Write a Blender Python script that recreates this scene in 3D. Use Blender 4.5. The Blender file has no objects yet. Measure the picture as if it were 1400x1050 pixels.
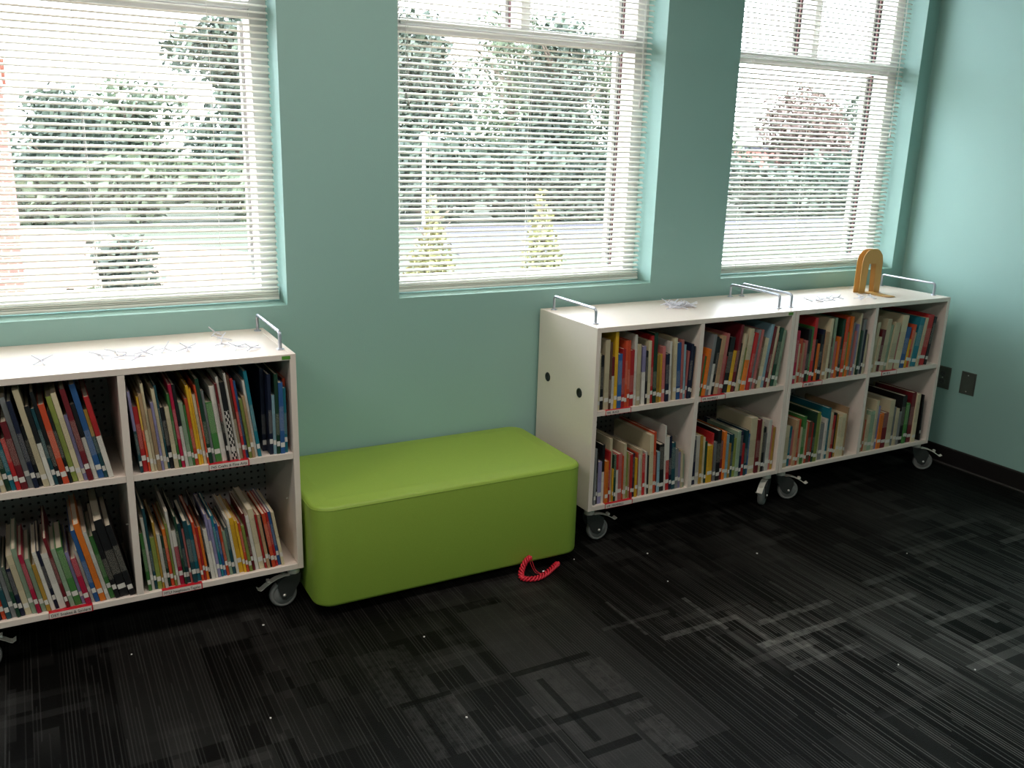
import bpy, bmesh, math, random
from mathutils import Vector, Matrix
import numpy as np

SC = bpy.context.scene
COL = SC.collection
R = math.radians

# ------------------------------------------------------------------ camera, world, lights, exposure
cam_data = bpy.data.cameras.new('camera')
cam = bpy.data.objects.new('camera', cam_data)
COL.objects.link(cam)
SC.camera = cam
CAM = Vector((-1.8705, -3.1665, 1.5698))
yaw, pitch, roll = -0.5064, -0.2669, 0.0288
fwd = Vector((-math.sin(yaw) * math.cos(pitch), math.cos(yaw) * math.cos(pitch), math.sin(pitch)))
right = Vector((math.cos(yaw), math.sin(yaw), 0))
up = right.cross(fwd)
r2 = math.cos(roll) * right + math.sin(roll) * up
u2 = -math.sin(roll) * right + math.cos(roll) * up
m = Matrix((r2, u2, -fwd)).transposed().to_4x4()
m.translation = CAM
cam.matrix_world = m
cam_data.sensor_width = 36.0
cam_data.lens = 36.0 * 1209.07 / 1400.0
cam_data.clip_start = 0.05
cam_data.clip_end = 500

SKY_STRENGTH = 4.2
world = bpy.data.worlds.new('overcast_sky')
SC.world = world
world.use_nodes = True
wn = world.node_tree
wn.nodes.clear()
wo = wn.nodes.new('ShaderNodeOutputWorld')
wb = wn.nodes.new('ShaderNodeBackground')
wt = wn.nodes.new('ShaderNodeTexCoord')
ws = wn.nodes.new('ShaderNodeSeparateXYZ')
wr = wn.nodes.new('ShaderNodeValToRGB')
wr.color_ramp.elements[0].position = 0.45
wr.color_ramp.elements[0].color = (0.30, 0.30, 0.27, 1)
wr.color_ramp.elements[1].position = 0.53
wr.color_ramp.elements[1].color = (0.90, 0.95, 1.06, 1)
wma = wn.nodes.new('ShaderNodeMath'); wma.operation = 'MULTIPLY_ADD'
wma.inputs[1].default_value = 0.5; wma.inputs[2].default_value = 0.5
wn.links.new(wt.outputs['Generated'], ws.inputs[0])
wn.links.new(ws.outputs['Z'], wma.inputs[0])
wn.links.new(wma.outputs[0], wr.inputs['Fac'])
wn.links.new(wr.outputs['Color'], wb.inputs['Color'])
wb.inputs['Strength'].default_value = SKY_STRENGTH
wn.links.new(wb.outputs[0], wo.inputs['Surface'])

WINDOWS = [(-2.255, -1.055), (-0.6226, 0.5797), (0.9911, 2.1838)]
WIN_OFF = (-3.887, -2.687)      # a fourth opening of the same row, left of the frame
SILL, HEAD = 0.977, 2.72
WALL_T = 0.30
XC = 2.272                      # right wall
for i, (a, b) in enumerate(WINDOWS + [WIN_OFF]):
    ld = bpy.data.lights.new('window_portal', 'AREA')
    ld.shape = 'RECTANGLE'; ld.size = b - a; ld.size_y = HEAD - SILL
    ld.cycles.is_portal = True
    lo = bpy.data.objects.new('window_portal', ld); COL.objects.link(lo)
    lo.location = ((a + b) / 2, WALL_T + 0.02, (SILL + HEAD) / 2)
    lo.rotation_euler = (R(-90), 0, 0)
# warm troffers in the ceiling of the room (the room's own lamps)
TROFFERS = [(-0.7, -1.45, 6.5), (-3.2, -1.45, 6.5), (-0.7, -4.2, 6.0), (-3.2, -4.2, 6.0)]
for (x, y, watts) in TROFFERS:
    ld = bpy.data.lights.new('troffer_lamp', 'AREA')
    ld.shape = 'RECTANGLE'; ld.size = 1.15; ld.size_y = 0.55
    ld.energy = watts; ld.color = (1.0, 0.87, 0.80)
    lo = bpy.data.objects.new('troffer_lamp', ld); COL.objects.link(lo)
    lo.location = (x, y, 2.87)

SC.view_settings.view_transform = 'Standard'
SC.view_settings.look = 'None'
SC.view_settings.gamma = 1.0
SC.view_settings.use_curve_mapping = False
SC.view_settings.exposure = 1.95

# ------------------------------------------------------------------ helpers
def link(o, parent=None):
    COL.objects.link(o)
    if parent is not None:
        o.parent = parent
    return o

def tag(o, label=None, cat=None, group=None, kind=None):
    if label: o['label'] = label
    if cat: o['category'] = cat
    if group: o['group'] = group
    if kind: o['kind'] = kind
    return o

def empty(name, loc=(0, 0, 0), rot=(0, 0, 0), parent=None):
    o = bpy.data.objects.new(name, None)
    o.empty_display_size = 0.05
    o.location = loc; o.rotation_euler = rot
    return link(o, parent)

class MB:
    """collects geometry, then builds ONE mesh object"""
    def __init__(self):
        self.v = []; self.f = []; self.mi = []; self.sm = []
        self.T = None
    def add(self, vs, fs, mi=0, smooth=False):
        n = len(self.v)
        if self.T is not None:
            vs = [self.T @ Vector(p) for p in vs]
        self.v += [tuple(p) for p in vs]
        for f in fs:
            self.f.append(tuple(n + i for i in f)); self.mi.append(mi); self.sm.append(smooth)
        return self
    def box(self, x0, x1, y0, y1, z0, z1, mi=0):
        vs = [(x, y, z) for z in (z0, z1) for y in (y0, y1) for x in (x0, x1)]
        return self.add(vs, [(0, 2, 3, 1), (4, 5, 7, 6), (0, 1, 5, 4), (2, 6, 7, 3), (0, 4, 6, 2), (1, 3, 7, 5)], mi)
    def prism(self, poly, d0, d1, axis='z', mi=0, smooth=False):
        """extrude a 2D polygon (ccw) along axis"""
        n = len(poly)
        def P(u, w, d):
            return {'z': (u, w, d), 'y': (u, d, w), 'x': (d, u, w)}[axis]
        vs = [P(u, w, d0) for u, w in poly] + [P(u, w, d1) for u, w in poly]
        fs = [tuple(range(n))[::-1], tuple(range(n, 2 * n))]
        self.add(vs, fs, mi)
        self.add(vs, [(i, (i + 1) % n, n + (i + 1) % n, n + i) for i in range(n)], mi, smooth)
        return self
    def tube(self, pts, r, n=8, mi=0, closed=False, caps=True):
        pts = [Vector(p) for p in pts]
        rr = r if isinstance(r, (list, tuple)) else [r] * len(pts)
        vs = []; fs = []
        ref = None
        N = len(pts)
        for i, p in enumerate(pts):
            if closed:
                t = pts[(i + 1) % N] - pts[(i - 1) % N]
            else:
                t = pts[min(i + 1, N - 1)] - pts[max(i - 1, 0)]
            t.normalize()
            if ref is None:
                ref = Vector((0, 0, 1)) if abs(t.z) < 0.9 else Vector((1, 0, 0))
            a = t.cross(ref)
            if a.length < 1e-4:
                a = t.orthogonal()
            a.normalize()
            b = a.cross(t).normalized()
            ref = b
            for k in range(n):
                an = 2 * math.pi * k / n
                vs.append(p + rr[i] * (math.cos(an) * a + math.sin(an) * b))
        m_ = N if closed else N - 1
        for i in range(m_):
            for k in range(n):
                j = (i + 1) % N
                fs.append((i * n + k, j * n + k, j * n + (k + 1) % n, i * n + (k + 1) % n))
        self.add(vs, fs, mi, True)
        if caps and not closed:
            self.add(vs[:n], [tuple(range(n))], mi)
            self.add(vs[-n:], [tuple(range(n))[::-1]], mi)
        return self
    def lathe(self, prof, c, axis='z', n=24, mi=0, smooth=True):
        """prof: (radius, height) list; revolve about axis through c"""
        c = Vector(c); vs = []; fs = []
        for (r, h) in prof:
            for k in range(n):
                a = 2 * math.pi * k / n
                u, w = r * math.cos(a), r * math.sin(a)
                vs.append(c + Vector({'z': (u, w, h), 'y': (w, h, u), 'x': (h, u, w)}[axis]))
        for i in range(len(prof) - 1):
            for k in range(n):
                fs.append((i * n + k, i * n + (k + 1) % n, (i + 1) * n + (k + 1) % n, (i + 1) * n + k))
        self.add(vs, fs, mi, smooth)
        if prof[0][0] > 1e-6: self.add(vs[:n], [tuple(range(n))[::-1]], mi)
        if prof[-1][0] > 1e-6: self.add(vs[-n:], [tuple(range(n))], mi)
        return self
    def build(self, name, mats, parent=None, bevel=0.0, seg=2):
        me = bpy.data.meshes.new(name)
        me.from_pydata(self.v, [], self.f)
        if not isinstance(mats, (list, tuple)): mats = [mats]
        for mm in mats: me.materials.append(mm)
        me.polygons.foreach_set('material_index', self.mi)
        me.polygons.foreach_set('use_smooth', self.sm)
        me.update()
        o = bpy.data.objects.new(name, me)
        link(o, parent)
        if bevel > 0:
            b = o.modifiers.new('bevel', 'BEVEL'); b.width = bevel; b.segments = seg
            b.limit_method = 'ANGLE'; b.angle_limit = R(40)
        return o

# ------------------------------------------------------------------ materials
def srgb(r, g, b):
    f = lambda c: (c / 255 / 12.92) if c / 255 <= 0.04045 else ((c / 255 + 0.055) / 1.055) ** 2.4
    return (f(r), f(g), f(b), 1)

def new_mat(name):
    mt = bpy.data.materials.new(name); mt.use_nodes = True
    nt = mt.node_tree
    bs = nt.nodes['Principled BSDF']
    return mt, nt, bs

def N(nt, typ, **kw):
    n = nt.nodes.new(typ)
    for k, v in kw.items():
        if k.startswith('i_'):
            n.inputs[k[2:].replace('_', ' ')].default_value = v
        else:
            setattr(n, k, v)
    return n

def simple(name, col, rough=0.6, metal=0.0, spec=0.5, noise=0.06, nscale=30, bump=0.0, bscale=200):
    mt, nt, bs = new_mat(name)
    bs.inputs['Roughness'].default_value = rough
    bs.inputs['Metallic'].default_value = metal
    bs.inputs['Specular IOR Level'].default_value = spec
    tc = N(nt, 'ShaderNodeTexCoord')
    nz = N(nt, 'ShaderNodeTexNoise', i_Scale=nscale)
    mx = N(nt, 'ShaderNodeMixRGB', blend_type='MIX')
    c = col
    mx.inputs[1].default_value = (c[0] * (1 - noise), c[1] * (1 - noise), c[2] * (1 - noise), 1)
    mx.inputs[2].default_value = (min(1, c[0] * (1 + noise)), min(1, c[1] * (1 + noise)), min(1, c[2] * (1 + noise)), 1)
    nt.links.new(tc.outputs['Object'], nz.inputs['Vector'])
    nt.links.new(nz.outputs['Fac'], mx.inputs[0])
    nt.links.new(mx.outputs[0], bs.inputs['Base Color'])
    if bump > 0:
        n2 = N(nt, 'ShaderNodeTexNoise', i_Scale=bscale)
        nt.links.new(tc.outputs['Object'], n2.inputs['Vector'])
        bp = N(nt, 'ShaderNodeBump', i_Strength=bump, i_Distance=0.002)
        nt.links.new(n2.outputs['Fac'], bp.inputs['Height'])
        nt.links.new(bp.outputs[0], bs.inputs['Normal'])
    return mt

M = {}
M['teal'] = simple('teal_wall_paint', (.30, .50, .455, 1), 0.55, noise=0.02, nscale=3, bump=0.25, bscale=260)
M['white_paint'] = simple('white_ceiling_paint', srgb(225, 225, 220), 0.8)
M['laminate'] = simple('white_laminate', srgb(232, 220, 209), 0.35, noise=0.02, nscale=60)
M['alu'] = simple('satin_aluminium', srgb(190, 194, 205), 0.32, metal=0.85)
M['chrome'] = simple('chrome', srgb(236, 236, 230), 0.34, metal=0.72)
M['zinc'] = simple('bright_zinc', srgb(232, 230, 220), 0.3, metal=0.25)
M['fork'] = simple('dark_caster_fork', srgb(62, 66, 64), 0.35, metal=0.3)
M['tyre'] = simple('grey_caster_rubber', srgb(118, 120, 118), 0.6)
M['hub'] = simple('pale_grey_hub', srgb(140, 142, 140), 0.5)
M['black_plastic'] = simple('black_plastic', srgb(22, 22, 22), 0.45)
M['hole_dark'] = simple('dark_peg_hole', srgb(28, 28, 28), 0.9)
M['frame_white'] = simple('white_window_frame', srgb(214, 210, 208), 0.5)
M['track_dark'] = simple('dark_window_track', srgb(16, 8, 10), 0.7)
M['track_pink'] = simple('pinkish_window_track', srgb(110, 70, 70), 0.7)
M['blind'] = simple('white_blind_slat', srgb(238, 238, 228), 0.45, noise=0.01)
M['cord'] = simple('white_blind_cord', srgb(230, 226, 220), 0.8)
M['tassel'] = simple('grey_tassel', srgb(150, 150, 140), 0.5)
M['baseboard'] = simple('dark_rubber_baseboard', srgb(24, 21, 21), 0.5)
M['gapline'] = simple('grey_carpet_edge_strip', srgb(70, 68, 66), 0.7)
M['bookend'] = simple('tan_bookend_enamel', srgb(196, 150, 78), 0.45, noise=0.04)
M['white_plastic'] = simple('white_plastic', srgb(238, 238, 240), 0.35, noise=0.01)
M['plate'] = simple('brushed_steel_plate', srgb(120, 122, 116), 0.38, metal=0.8)
M['socket'] = simple('dark_grey_socket', srgb(80, 82, 80), 0.5)
M['slot'] = simple('black_slot', srgb(12, 12, 12), 0.6)
M['red_band'] = simple('red_rubber_band', srgb(214, 40, 62), 0.45, noise=0.15, nscale=180)
mt, nt, bs = new_mat('translucent_white_plastic')
bs.inputs['Base Color'].default_value = srgb(240, 240, 244); bs.inputs['Roughness'].default_value = 0.35
tl = N(nt, 'ShaderNodeBsdfTranslucent'); tl.inputs[0].default_value = srgb(244, 244, 250)
ms = N(nt, 'ShaderNodeMixShader'); ms.inputs[0].default_value = 0.5
nt.links.new(bs.outputs[0], ms.inputs[1]); nt.links.new(tl.outputs[0], ms.inputs[2])
nt.links.new(ms.outputs[0], nt.nodes['Material Output'].inputs['Surface'])
M['connector_plastic'] = mt
M['paper_scrap'] = simple('white_paper_scrap', srgb(232, 232, 228), 0.8)
M['card'] = simple('white_label_card', srgb(226, 214, 206), 0.6)
M['sign_red'] = simple('red_acrylic', srgb(190, 22, 40), 0.35)
M['ink'] = simple('black_ink', srgb(24, 20, 22), 0.7)
M['sticker'] = simple('white_spine_label', srgb(216, 212, 204), 0.6)
M['green_tag'] = simple('green_tag', srgb(86, 150, 50), 0.5)
M['pages'] = simple('cream_book_pages', srgb(206, 198, 176), 0.85, noise=0.12, nscale=400)
M['bark'] = simple('grey_brown_bark', srgb(96, 84, 72), 0.9)
M['lamp_white'] = simple('white_post_paint', srgb(225, 228, 235), 0.5)

# pegboard back panel
mt, nt, bs = new_mat('perforated_back_panel')
tc = N(nt, 'ShaderNodeTexCoord')
sp = N(nt, 'ShaderNodeSeparateXYZ'); nt.links.new(tc.outputs['Object'], sp.inputs[0])
def frac_c(sock, pitch):
    a = N(nt, 'ShaderNodeMath', operation='DIVIDE'); nt.links.new(sock, a.inputs[0]); a.inputs[1].default_value = pitch
    b = N(nt, 'ShaderNodeMath', operation='FRACT'); nt.links.new(a.outputs[0], b.inputs[0])
    c = N(nt, 'ShaderNodeMath', operation='SUBTRACT'); nt.links.new(b.outputs[0], c.inputs[0]); c.inputs[1].default_value = 0.5
    d = N(nt, 'ShaderNodeMath', operation='MULTIPLY'); nt.links.new(c.outputs[0], d.inputs[0]); nt.links.new(c.outputs[0], d.inputs[1])
    return d
fx = frac_c(sp.outputs['X'], 0.025); fz = frac_c(sp.outputs['Z'], 0.025)
ad = N(nt, 'ShaderNodeMath', operation='ADD'); nt.links.new(fx.outputs[0], ad.inputs[0]); nt.links.new(fz.outputs[0], ad.inputs[1])
lt = N(nt, 'ShaderNodeMath', operation='LESS_THAN'); nt.links.new(ad.outputs[0], lt.inputs[0]); lt.inputs[1].default_value = 0.03
mx = N(nt, 'ShaderNodeMixRGB'); nt.links.new(lt.outputs[0], mx.inputs[0])
mx.inputs[1].default_value = srgb(160, 160, 158); mx.inputs[2].default_value = srgb(18, 18, 18)
nt.links.new(mx.outputs[0], bs.inputs['Base Color']); bs.inputs['Roughness'].default_value = 0.6
M['pegboard'] = mt

# window glass: clear, slightly reflective, lets daylight through
mt, nt, bs = new_mat('window_glass')
nt.nodes.remove(bs)
tr = N(nt, 'ShaderNodeBsdfTransparent'); tr.inputs[0].default_value = (0.93, 0.95, 0.94, 1)
gl = N(nt, 'ShaderNodeBsdfGlossy'); gl.inputs['Roughness'].default_value = 0.02
ms = N(nt, 'ShaderNodeMixShader'); ms.inputs[0].default_value = 0.05
nt.links.new(tr.outputs[0], ms.inputs[1]); nt.links.new(gl.outputs[0], ms.inputs[2])
nt.links.new(ms.outputs[0], nt.nodes['Material Output'].inputs['Surface'])
M['glass'] = mt

# lime green upholstery
mt, nt, bs = new_mat('lime_green_fabric')
tc = N(nt, 'ShaderNodeTexCoord')
n1 = N(nt, 'ShaderNodeTexNoise', i_Scale=420.0); nt.links.new(tc.outputs['Object'], n1.inputs['Vector'])
mx = N(nt, 'ShaderNodeMixRGB'); nt.links.new(n1.outputs['Fac'], mx.inputs[0])
mx.inputs[1].default_value = (.235, .37, .040, 1); mx.inputs[2].default_value = (.31, .465, .064, 1)
nt.links.new(mx.outputs[0], bs.inputs['Base Color'])
bs.inputs['Roughness'].default_value = 0.5
bs.inputs['Specular IOR Level'].default_value = 0.5
wv = N(nt, 'ShaderNodeTexNoise', i_Scale=900.0); nt.links.new(tc.outputs['Object'], wv.inputs['Vector'])
bp = N(nt, 'ShaderNodeBump', i_Strength=0.2, i_Distance=0.001)
nt.links.new(wv.outputs['Fac'], bp.inputs['Height']); nt.links.new(bp.outputs[0], bs.inputs['Normal'])
M['lime'] = mt

# carpet: dark charcoal planks laid towards the windows, fine tufted lines, blocky grey patches
mt, nt, bs = new_mat('charcoal_pattern_carpet')
def mth(op, a, b=None, c=None, clamp=False):
    n = nt.nodes.new('ShaderNodeMath'); n.operation = op; n.use_clamp = clamp
    for i, v in enumerate((a, b, c)):
        if v is None: continue
        if isinstance(v, (int, float)): n.inputs[i].default_value = v
        else: nt.links.new(v, n.inputs[i])
    return n.outputs[0]
def wnoise(x, y, seed):
    cb = nt.nodes.new('ShaderNodeCombineXYZ')
    for i, v in enumerate((x, y, seed)):
        if isinstance(v, (int, float)): cb.inputs[i].default_value = v
        else: nt.links.new(v, cb.inputs[i])
    w = nt.nodes.new('ShaderNodeTexWhiteNoise'); w.noise_dimensions = '3D'
    nt.links.new(cb.outputs[0], w.inputs['Vector'])
    return w.outputs['Value']
tc = N(nt, 'ShaderNodeTexCoord')
sp = N(nt, 'ShaderNodeSeparateXYZ'); nt.links.new(tc.outputs['Object'], sp.inputs[0])
X, Y = sp.outputs['X'], sp.outputs['Y']
plank = mth('FLOOR', mth('DIVIDE', mth('ADD', X, 0.52), 0.25))
row = mth('FLOOR', mth('DIVIDE', mth('ADD', Y, mth('MULTIPLY', wnoise(plank, 0.0, 7.3), 1.0)), 1.0))
ptone = wnoise(plank, row, 1.7)                     # tone of each plank
# cells of the woven block pattern
cxi = mth('FLOOR', mth('DIVIDE', X, 0.062)); cyi = mth('FLOOR', mth('DIVIDE', Y, 0.11))
cell = wnoise(cxi, cyi, 3.1)
big = N(nt, 'ShaderNodeTexNoise', i_Scale=1.6, i_Detail=2.0); nt.links.new(tc.outputs['Object'], big.inputs['Vector'])
bigm = mth('MULTIPLY', mth('SUBTRACT', big.outputs['Fac'], 0.42), 5.0, None, True)
blocks = mth('MULTIPLY', mth('GREATER_THAN', cell, 0.62), bigm)
# bars across (towards the right wall) and along
bx = mth('FLOOR', mth('DIVIDE', Y, 0.034)); bxl = mth('FLOOR', mth('DIVIDE', mth('ADD', X, mth('MULTIPLY', wnoise(bx, 1.0, 0.4), 0.7)), 0.42))
crossbar = mth('MULTIPLY', mth('GREATER_THAN', wnoise(bx, bxl, 5.5), 0.86), bigm)
by = mth('FLOOR', mth('DIVIDE', X, 0.022)); byl = mth('FLOOR', mth('DIVIDE', mth('ADD', Y, mth('MULTIPLY', wnoise(by, 2.0, 0.9), 0.6)), 0.26))
alongbar = mth('MULTIPLY', mth('GREATER_THAN', wnoise(by, byl, 8.8), 0.90), bigm)
# fine tufted lines along Y, pitch 9 mm, each line present only over some lengths
li = mth('FLOOR', mth('DIVIDE', X, 0.0095)); lf = mth('FRACT', mth('DIVIDE', X, 0.0095))
lsel = mth('FLOOR', mth('DIVIDE', mth('ADD', Y, mth('MULTIPLY', wnoise(li, 4.0, 0.2), 0.9)), 0.55))
lon = mth('GREATER_THAN', wnoise(li, lsel, 2.2), 0.38)
lthin = mth('LESS_THAN', lf, 0.34)
lines = mth('MULTIPLY', lon, lthin)
lstr = mth('MULTIPLY', lines, mth('ADD', 0.35, mth('MULTIPLY', wnoise(li, lsel, 6.1), 0.8)))
tuft = N(nt, 'ShaderNodeTexNoise', i_Scale=420.0, i_Detail=2.0); nt.links.new(tc.outputs['Object'], tuft.inputs['Vector'])
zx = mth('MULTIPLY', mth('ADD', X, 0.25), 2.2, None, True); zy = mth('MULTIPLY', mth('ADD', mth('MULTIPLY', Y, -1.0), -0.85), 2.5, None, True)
sheen_zone = mth('MULTIPLY', zx, zy)                      # window sheen painted into the pattern lines, towards the right and front
amp = mth('ADD', 0.45, mth('MULTIPLY', sheen_zone, 1.5))
plain = mth('MULTIPLY', mth('GREATER_THAN', X, -0.695), mth('MULTIPLY', mth('LESS_THAN', X, -0.515), mth('LESS_THAN', Y, -0.70)))
v = mth('ADD', 0.0028, mth('MULTIPLY', mth('GREATER_THAN', ptone, 0.78), 0.006))
v = mth('ADD', v, mth('MULTIPLY', blocks, 0.010))
w_ = mth('ADD', mth('MULTIPLY', crossbar, 0.016), mth('ADD', mth('MULTIPLY', alongbar, 0.018), mth('MULTIPLY', lstr, 0.031)))
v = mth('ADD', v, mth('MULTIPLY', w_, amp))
v = mth('ADD', mth('MULTIPLY', v, mth('SUBTRACT', 1.0, mth('MULTIPLY', plain, 0.6))), mth('MULTIPLY', plain, 0.013))
def rect(x0, x1, y0, y1):
    a = mth('LESS_THAN', mth('ABSOLUTE', mth('SUBTRACT', X, (x0 + x1) / 2)), (x1 - x0) / 2)
    b = mth('LESS_THAN', mth('ABSOLUTE', mth('SUBTRACT', Y, (y0 + y1) / 2)), abs(y1 - y0) / 2)
    return mth('MULTIPLY', a, b)
# woven bars of the lattice motif (pale) and of the grey squares (dark)
patch = N(nt, 'ShaderNodeTexNoise', i_Scale=38.0, i_Detail=3.0); nt.links.new(tc.outputs['Object'], patch.inputs['Vector'])
weave = mth('MULTIPLY', mth('ADD', 0.55, mth('MULTIPLY', mth('GREATER_THAN', lf, 0.45), 0.6)), mth('MULTIPLY', mth('SUBTRACT', patch.outputs['Fac'], 0.28), 3.6, None, True))
for (x0, x1, y0, y1, c) in ((.076, .096, -1.19, -.956, .060), (-.15, .18, -1.156, -1.128, .050), (.107, .50, -1.336, -1.306, .075), (.20, .56, -1.225, -1.195, .055),
                            (-.19, -.175, -1.10, -.86, .030), (.250, .272, -1.46, -1.10, .040), (.36, .376, -1.52, -1.12, .035), (.10, .42, -1.47, -1.445, .035),
                            (.165, .18, -1.42, -1.15, .045), (-.30, -.02, -1.02, -1.0, .022), (.46, .475, -1.30, -1.0, .030), (-.02, .0, -1.45, -1.2, .025),
                            (-1.10, -.93, -1.09, -.80, .010), (-.50, -.40, -1.42, -1.14, .016), (-.50, -.40, -1.62, -1.46, .016), (-1.06, -.90, -1.36, -1.12, .012),
                            (-.66, -.56, -1.34, -1.10, .010), (1.05, 1.40, -1.05, -1.035, .016), (1.20, 1.215, -1.30, -.90, .014), (1.35, 1.60, -.78, -.765, .016)):
    v = mth('ADD', v, mth('MULTIPLY', rect(x0, x1, y0, y1), mth('MULTIPLY', weave, c * 0.8)))
for (x0, x1, y0, y1) in ((-.645, -.622, -1.48, -1.16), (-.70, -.40, -1.375, -1.345), (-.70, -.42, -1.12, -1.095), (-1.02, -1.0, -1.36, -.91), (-1.06, -.90, -1.11, -1.09), (-.70, -.52, -1.53, -1.50)):
    v = mth('MULTIPLY', v, mth('SUBTRACT', 1.0, mth('MULTIPLY', rect(x0, x1, y0, y1), 0.75)))
v = mth('MULTIPLY', v, mth('ADD', 0.6, mth('MULTIPLY', tuft.outputs['Fac'], 0.8)))
nt.links.new(mth('ADD', 0.05, mth('MULTIPLY', v, 6.0), None, True), bs.inputs['Specular IOR Level'])
cb = N(nt, 'ShaderNodeCombineColor')
nt.links.new(mth('MULTIPLY', v, 1.02), cb.inputs[0]); nt.links.new(v, cb.inputs[1]); nt.links.new(mth('MULTIPLY', v, 0.93), cb.inputs[2])
nt.links.new(cb.outputs[0], bs.inputs['Base Color'])
bs.inputs['Roughness'].default_value = 0.5
bp = N(nt, 'ShaderNodeBump', i_Strength=0.35, i_Distance=0.003)
nt.links.new(mth('ADD', tuft.outputs['Fac'], mth('MULTIPLY', lines, 0.6)), bp.inputs['Height']); nt.links.new(bp.outputs[0], bs.inputs['Normal'])
M['carpet'] = mt

def leaf_mat(name, c1, c2):
    mt, nt, bs = new_mat(name)
    gm = N(nt, 'ShaderNodeNewGeometry')
    mx = N(nt, 'ShaderNodeMixRGB'); nt.links.new(gm.outputs['Random Per Island'], mx.inputs[0])
    mx.inputs[1].default_value = c1; mx.inputs[2].default_value = c2
    nt.links.new(mx.outputs[0], bs.inputs['Base Color']); bs.inputs['Roughness'].default_value = 0.7
    return mt
M['leaf_dark'] = leaf_mat('dark_green_leaves', srgb(44, 56, 48), srgb(76, 88, 72))
M['leaf_mid'] = leaf_mat('mid_green_leaves', srgb(54, 66, 52), srgb(92, 104, 78))
M['leaf_yellow'] = leaf_mat('yellow_green_leaves', srgb(96, 98, 56), srgb(134, 132, 84))
M['leaf_rust'] = leaf_mat('rusty_leaves', srgb(78, 60, 56), srgb(104, 84, 74))
M['asphalt'] = simple('grey_asphalt', srgb(56, 55, 62), 0.9, noise=0.1, nscale=0.5)
M['concrete'] = simple('pale_pink_concrete', srgb(158, 122, 108), 0.9, noise=0.06, nscale=0.8)
M['lawn'] = simple('lawn', srgb(52, 60, 44), 0.95, noise=0.2, nscale=2.0)
mt, nt, bs = new_mat('red_brick')
tc = N(nt, 'ShaderNodeTexCoord'); mp = N(nt, 'ShaderNodeMapping'); mp.inputs['Rotation'].default_value = (R(90), 0, 0)
nt.links.new(tc.outputs['Object'], mp.inputs[0])
bt = N(nt, 'ShaderNodeTexBrick', i_Scale=4.0); nt.links.new(mp.outputs[0], bt.inputs['Vector'])
bt.inputs['Color1'].default_value = srgb(176, 92, 80); bt.inputs['Color2'].default_value = srgb(150, 74, 66); bt.inputs['Mortar'].default_value = srgb(180, 160, 150)
nt.links.new(bt.outputs['Color'], bs.inputs['Base Color']); bs.inputs['Roughness'].default_value = 0.9
M['brick'] = mt

# ------------------------------------------------------------------ room shell
ROOM_X0, ROOM_Y0, CEIL = -5.2, -6.2, 2.9
MB().box(ROOM_X0 - .3, XC + .3, ROOM_Y0 - .3, WALL_T, -0.05, 0.0).build('floor', M['carpet'])['kind'] = 'structure'
ceil = MB().box(ROOM_X0 - .3, XC + .3, ROOM_Y0 - .3, WALL_T, CEIL, CEIL + .1).build('ceiling', M['white_paint'])
ceil['kind'] = 'structure'
wb_ = MB()
edges = sorted([WIN_OFF] + WINDOWS)
x = ROOM_X0
for (a, b) in edges:
    wb_.box(x, a, 0, WALL_T, 0, CEIL); wb_.box(a, b, 0, WALL_T, 0, SILL); wb_.box(a, b, 0, WALL_T, HEAD, CEIL)
    x = b
wb_.box(x, XC, 0, WALL_T, 0, CEIL)
wb_.build('wall_back', M['teal'])['kind'] = 'structure'
MB().box(XC, XC + .15, ROOM_Y0, WALL_T, 0, CEIL).build('wall_right', M['teal'])['kind'] = 'structure'
MB().box(ROOM_X0 - .15, ROOM_X0, ROOM_Y0, WALL_T, 0, CEIL).build('wall_left', M['teal'])['kind'] = 'structure'
MB().box(ROOM_X0 - .15, XC + .15, ROOM_Y0 - .15, ROOM_Y0, 0, CEIL).build('wall_front', M['teal'])['kind'] = 'structure'
MB().prism([(XC - .008, .001), (XC, .001), (XC, .0915), (XC - .004, .0915), (XC - .008, .086)], ROOM_Y0, -.008, 'y').build('baseboard_right', M['baseboard'])['kind'] = 'structure'
MB().prism([(-.008, .001), (0, .001), (0, .0915), (-.004, .0915), (-.008, .086)], ROOM_X0, XC, 'x').build('baseboard_back', M['baseboard'])['kind'] = 'structure'
MB().box(XC - .016, XC - .009, ROOM_Y0, -.02, .0, .006).build('trim_1', M['gapline'])['kind'] = 'structure'
tf = MB()
for (x, y, watts) in TROFFERS:
    for (x0, x1, y0, y1) in ((-.62, -.58, -.32, .32), (.58, .62, -.32, .32), (-.58, .58, -.32, -.28), (-.58, .58, .28, .32)):
        tf.box(x + x0, x + x1, y + y0, y + y1, 2.875, CEIL)
tf.build('trim_2', M['white_paint'])['kind'] = 'structure'

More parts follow.
